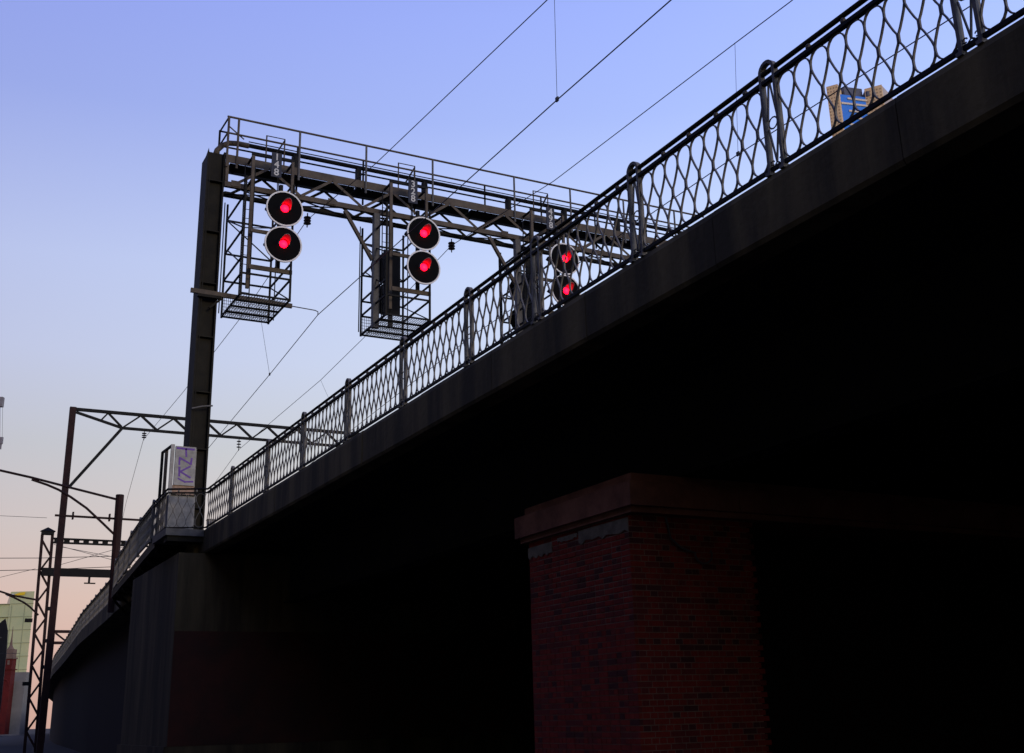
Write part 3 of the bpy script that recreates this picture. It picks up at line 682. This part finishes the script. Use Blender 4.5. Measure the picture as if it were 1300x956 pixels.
MB().bar((13.9, 125, 9.05), (26, 125, 9.05), .2, .28).build('top_beam', 'steel_rust', p3); MB().bar((13.9, 125, 7.95), (26, 125, 7.95), .2, .28).build('lower_beam', 'steel_rust', p3)
MB().bar((14.1, 125, 8.9), (15.3, 125, 8.0), .16).build('brace', 'steel_rust', p3)
# bracket lamp mast on the viaduct side
lm = thing('lamp_mast', 'rusty mast with a long curved bracket arm sweeping left over the street', 'lamp', (7.67, 50, 5))
MB().tube([(7.72, 50, 4.4), (7.67, 50, 9.2)], .17, 10, ref=(0, 1, 0)).lathe((7.67, 50, 9.2), [(0, .18), (.05, .16), (.07, .05)], 'z', 10).build('mast', 'steel_rust', lm)
MB().tube([(7.55, 50, 9.05), (5.7, 50, 9.42), (4.15, 50, 9.74), (2.93, 50, 9.95), (1.5, 50, 10.12), (-1, 50, 10.25)], .05, 6, ref=(0, 1, 0)).build('tie_arm', 'steel_rust', lm)
MB().tube([(7.6, 50, 7.55), (7.06, 50, 8.03), (6.38, 50, 8.61), (5.73, 50, 9.03), (5.24, 50, 9.3), (4.77, 50, 9.48), (4.15, 50, 9.66)], .05, 6, ref=(0, 1, 0)).build('curved_arm', 'steel_rust', lm)
MB().box(-1.7, -1.0, 49.85, 50.15, 10.1, 10.28).build('lamp_head', 'steel_dark', lm)
cr_ = thing('cross_arm', 'thin horizontal steel arm below the curved bracket', 'arm', (7.3, 50, 8.3))
MB().bar((5.2, 50.2, 8.28), (8.9, 50.2, 8.26), .08).build('arm', 'steel_rust', cr_)
for x in (5.9, 7.35): MB().box(x - .03, x + .03, 50.1, 50.3, 8.15, 8.45).build('clip', 'steel_rust', cr_)
for i, (A, Bp, C_) in enumerate((((7.6, 7.72), (7.72, 6.84), (5.5, 8.16)), )):
    l2 = thing('bracket_arm', 'curved street lamp bracket on the lattice mast at lower left', 'lamp', (7.7, 79.5, 7))
    MB().tube([(7.75, 79.5, 7.68), (6.17, 79.5, 7.95), (5.5, 79.5, 8.16), (3.5, 79.5, 8.5), (1.5, 79.5, 8.6)], .06, 6, ref=(0, 1, 0)).build('tie_arm', 'steel_rust', l2)
    MB().tube([(7.85, 79.5, 6.75), (7.3, 79.5, 7.25), (6.95, 79.5, 7.5), (6.3, 79.5, 7.82), (5.8, 79.5, 8.02)], .06, 6, ref=(0, 1, 0)).build('curved_arm', 'steel_rust', l2)
    MB().box(.8, 1.5, 79.35, 79.65, 8.5, 8.68).build('lamp_head', 'steel_dark', l2)
sp = [((-6, 78, 13.3), (7.82, 80, 13.0), 'faint span wire highest across the lower left sky'), ((-6, 79, 10.1), (12.2, 80, 10.68), 'span wire passing behind the lattice mast above the heavy beam'),
      ((-6, 79, 9.2), (12.2, 80.3, 10.02), 'span wire level with the heavy lower beam'), ((-6, 79, 6.3), (7.44, 80, 9.7), 'span wire rising from the left edge to the lattice mast'), ((-4, 90, 5.6), (7.9, 90, 5.0), 'sagging low cable in front of the pale green building')]
for a, c, l in sp:
    mid = [tuple(a[j] + (c[j] - a[j]) * k / 4 - (.25 * math.sin(math.pi * k / 4) if j == 2 else 0) for j in range(3)) for k in range(5)]
    wire('span_wire', l, mid, .022 if 'heavy' in l or 'level' in l else .014)
for i, (a, c) in enumerate((((8.6, 80, 11.2), (12.6, 70, 9.0)), ((8.6, 80, 9.9), (12.8, 74, 10.8)), ((8.4, 80, 11.3), (12.9, 76, 9.6)))):
    wire('stay_wire', ['steep stay wire falling right from the lattice mast', 'stay wire rising right from the lattice mast', 'second stay wire falling right from the lattice mast'][i], [a, tuple((a[j] + c[j]) / 2 for j in range(3)), c], .016)

# ------------------------------------------------------------------ buildings far off
def local(A, ang):
    m = Matrix.Translation((A[0], A[1], 0)) @ Matrix.Rotation(R(ang), 4, 'Z')
    return m
class LB(MB):
    def __init__(s, m): super().__init__(); s.m = m
    def build(s, *a, **k):
        s.v = [tuple(s.m @ Vector(v)) for v in s.v]; return super().build(*a, **k)
# golden tower with blue glass
tw = thing('office_tower', 'tall golden stone tower with blue banded glass seen through the railing', 'building', (250, 240, -1.6))
def prism(poly, z0, z1):
    n = len(poly); q = MB(); q.add([(x, y, z0) for x, y in poly] + [(x, y, z1) for x, y in poly], [tuple(range(n))[::-1], tuple(range(n, 2 * n))] + [(i, (i + 1) % n, (i + 1) % n + n, i + n) for i in range(n)]); return q
dA = Vector((.559, -.829)); dB = Vector((.829, .559))
L1 = Vector((240.29, 234.86)); L2 = Vector((242.29, 231.89)); R0 = Vector((252.71, 230.98)); R1 = Vector((255.73, 226.49)); R2 = Vector((264.5, 230.58))
prism([L1, L2, L2 + dB * 14, L1 + dB * 14], -1.6, 186.9).build('corner_pier', 'tower_gold', tw)
prism([R0, R1, R1 + dB * .6, R0 + dB * .6], -1.6, 187.2).build('corner_pier', 'tower_gold', tw)
prism([R1 + dB * .62, R2, R2 + Vector((-6, 9)), R0 + dB * .62], -1.6, 187.1).build('side_wing', 'tower_side', tw)
m = local((243.95, 233.0), -13.03)
LB(m).box(-.4, 12.6, 0, 1.2, -1.6, 184.2).build('glass_bay', 'tower_blue', tw)
for k in range(18):
    z = (182.6, 180.7, 178.2)[k] if k < 3 else 178.2 - (k - 2) * 2.4
    x0, x1 = [(2.4, 11.5), (.0, 11.5), (2.4, 9.5), (2.4, 8), (.8, 6)][k % 5]
    LB(m).box(x0, x1, -.3, -.01, z, z + .62).build('band', 'tower_band', tw)
LB(m).box(2.5, 9.0, 1.3, 7, -1.6, 188.0).build('plant_room', 'plant_grey', tw)
LB(m).box(9.2, 12.4, -1.0, 3, 184.25, 186.0).build('canopy', 'plant_grey', tw)
wn = MB()
for (P, wd, nn) in ((L1, 3.58, 4), (R0, 5.41, 5)):
    for z in range(60):
        for k in range(nn):
            a = P + dA * (wd * (k + .25) / nn); b_ = P + dA * (wd * (k + .72) / nn); o_ = Vector((-.829, -.559)) * .05; zz = 185.6 - z * 1.15
            wn.add([(a.x + o_.x, a.y + o_.y, zz), (b_.x + o_.x, b_.y + o_.y, zz), (b_.x + o_.x, b_.y + o_.y, zz + .55), (a.x + o_.x, a.y + o_.y, zz + .55),
                    (a.x, a.y, zz), (b_.x, b_.y, zz), (b_.x, b_.y, zz + .55), (a.x, a.y, zz + .55)], [(0, 1, 2, 3), (0, 4, 5, 1), (1, 5, 6, 2), (2, 6, 7, 3), (3, 7, 4, 0)])
stuff(wn.build('windows', 'tower_window', tw))
# pale green glass building
m = local((22.96, 299.12), -28.03)
gb = thing('glass_building', 'pale green glass building with a yellow sign at lower left', 'building', (15, 305, -1.6))
def wedge(m, x0, x1, y, dep, z0, z1):      # block whose sides run back along (-.42, .9)
    q = LB(m); q.add([(x0, y, z0), (x1, y, z0), (x1 - .42 * dep, y + .9 * dep, z0), (x0 - .42 * dep, y + .9 * dep, z0), (x0, y, z1), (x1, y, z1), (x1 - .42 * dep, y + .9 * dep, z1), (x0 - .42 * dep, y + .9 * dep, z1)],
                      [(3, 2, 1, 0), (4, 5, 6, 7), (0, 1, 5, 4), (1, 2, 6, 5), (2, 3, 7, 6), (3, 0, 4, 7)]); return q
wedge(m, 0, 5.6, 0, 25, -1.6, 30.7).build('main_block', 'glass_green', gb)
wedge(m, -40, -.02, .3, 25, -1.6, 28.0).build('lower_block', 'glass_green', gb)
for k in range(9):
    z = 27.9 - k * 3.0
    LB(m).box(-40, 5.6, -.12, .28, z - .05, z + .05).build('floor_line', 'mullion', gb)
for k in range(8):
    x = -18 + k * 3.1; LB(m).box(x - .05, x + .05, -.1, .28, -1.6, 27.6).build('mullion', 'mullion', gb)
LB(m).box(-30, 6.5, -2, -.13, -1.6, 12.2).build('podium', 'far_grey', gb)
sg = LB(m); sg.add([(.9, -.25, 29.75), (3.4, -.25, 29.9), (3.6, -.25, 30.55), (2.2, -.25, 30.45), (.9, -.25, 29.95)], [(0, 1, 2, 3, 4)]); sg.build('yellow_sign', 'sign_yellow', gb)
sg = LB(m); sg.add([(-.9, -.25, 29.6), (.8, -.25, 29.8), (.9, -.25, 30.2), (-.4, -.25, 30.1)], [(0, 1, 2, 3)]); sg.build('white_sign', 'sign_white', gb)
# red turret
s_ = 1.5
m = local((14.45 * s_, 179.42 * s_), -28.03) @ Matrix.Diagonal((s_, s_, s_, 1))
tr = thing('red_turret', 'small red brick turret with pale cornice and thin spire at lower left edge', 'building', (21.7, 269, -1.6))
LB(m).box(-.78, .78, -.7, .7, -.8, 9.2).build('shaft', 'turret_red', tr)
LB(m).box(-.9, .92, -.85, .85, 9.2, 9.4).build('cornice', 'turret_stone', tr)
LB(m).box(-.92, .94, -.87, .87, 7.72, 7.86).build('string_course', 'turret_red', tr)
LB(m).box(-.5, .75, -.6, .6, 9.4, 10.5).build('belfry', 'turret_stone', tr)
q = LB(m); q.lathe((.1, 0, 10.5), [(0, .5), (.5, .22), (1.4, .1), (3.1, .03)], 'z', 8); q.build('spire', 'turret_stone', tr)
for x in (-.4, .3): LB(m).box(x - .16, x + .16, -.72, -.69, 8.4, 9.0).build('window', 'turret_stone', tr)
ar = LB(m); ar.tube([(.05 + .62 * math.cos(R(a)), -.75, 5.6 + .8 * math.sin(R(a))) for a in range(0, 181, 20)], .09, 5, ref=(0, 1, 0)); ar.build('arch', 'turret_red', tr)
LB(m).box(-2.5, 2.2, .8, 3, -.8, 6.2).build('lower_wing', 'far_grey', tr)
# dark gable at the edge
m = local((8.52, 119.7), -28.03)
dg = thing('dark_gable', 'dark pointed roof at the very left edge below the span wires', 'building', (6, 122, -1.6))
q = LB(m); prof = [(-9, -1.6), (.9, -1.6), (.92, 6.58), (.82, 8.72), (.48, 9.81), (-1.4, 8.2), (-9, 7.6)]
q.add([(x, 0, z) for x, z in prof] + [(x - .4, 1, z) for x, z in prof], [tuple(range(7)), tuple(range(13, 6, -1))] + [(i, (i + 1) % 7, (i + 1) % 7 + 7, i + 7) for i in range(7)])
q.build('block', 'roof_dark', dg)
LB(m).box(-9, .3, -.08, -.01, 8.0, 8.12).build('gutter', 'galv', dg)
# crane tip
m = local((8.41, 159.78), -28.03)
ck = thing('tower_crane', 'tip of a crane jib with its hook block hanging at the left edge', 'crane', (-12, 160, -1.6))
q = LB(m); q.bar((-30, 0, 41.2), (.2, 0, 41.2), .12).bar((-30, .6, 40.6), (.2, .6, 40.6), .12).bar((-30, -.6, 40.6), (.2, -.6, 40.6), .12)
for k in range(20): q.bar((-30 + k * 1.5, -.6, 40.6), (-29.2 + k * 1.5, 0, 41.2), .07); q.bar((-29.2 + k * 1.5, 0, 41.2), (-28.5 + k * 1.5, .6, 40.6), .07)
q.build('jib', 'crane_grey', ck)
LB(m).box(-.1, .42, -.3, .3, 40.2, 41.5).build('jib_head', 'crane_grey', ck)
for x in (.1, .4): LB(m).tube([(x, 0, 40.3), (x + .45, 0, 35.9)], .02, 4, ref=(0, 1, 0)).build('hoist_rope', 'wire', ck)
q = LB(m); q.box(.45, .95, -.15, .15, 35.2, 36.1).box(.6, .85, -.1, .1, 34.5, 35.2); q.build('hook_block', 'crane_grey', ck)
LB(m).box(-31.2, -30, -.6, .6, -1.6, 42).build('mast', 'crane_grey', ck)
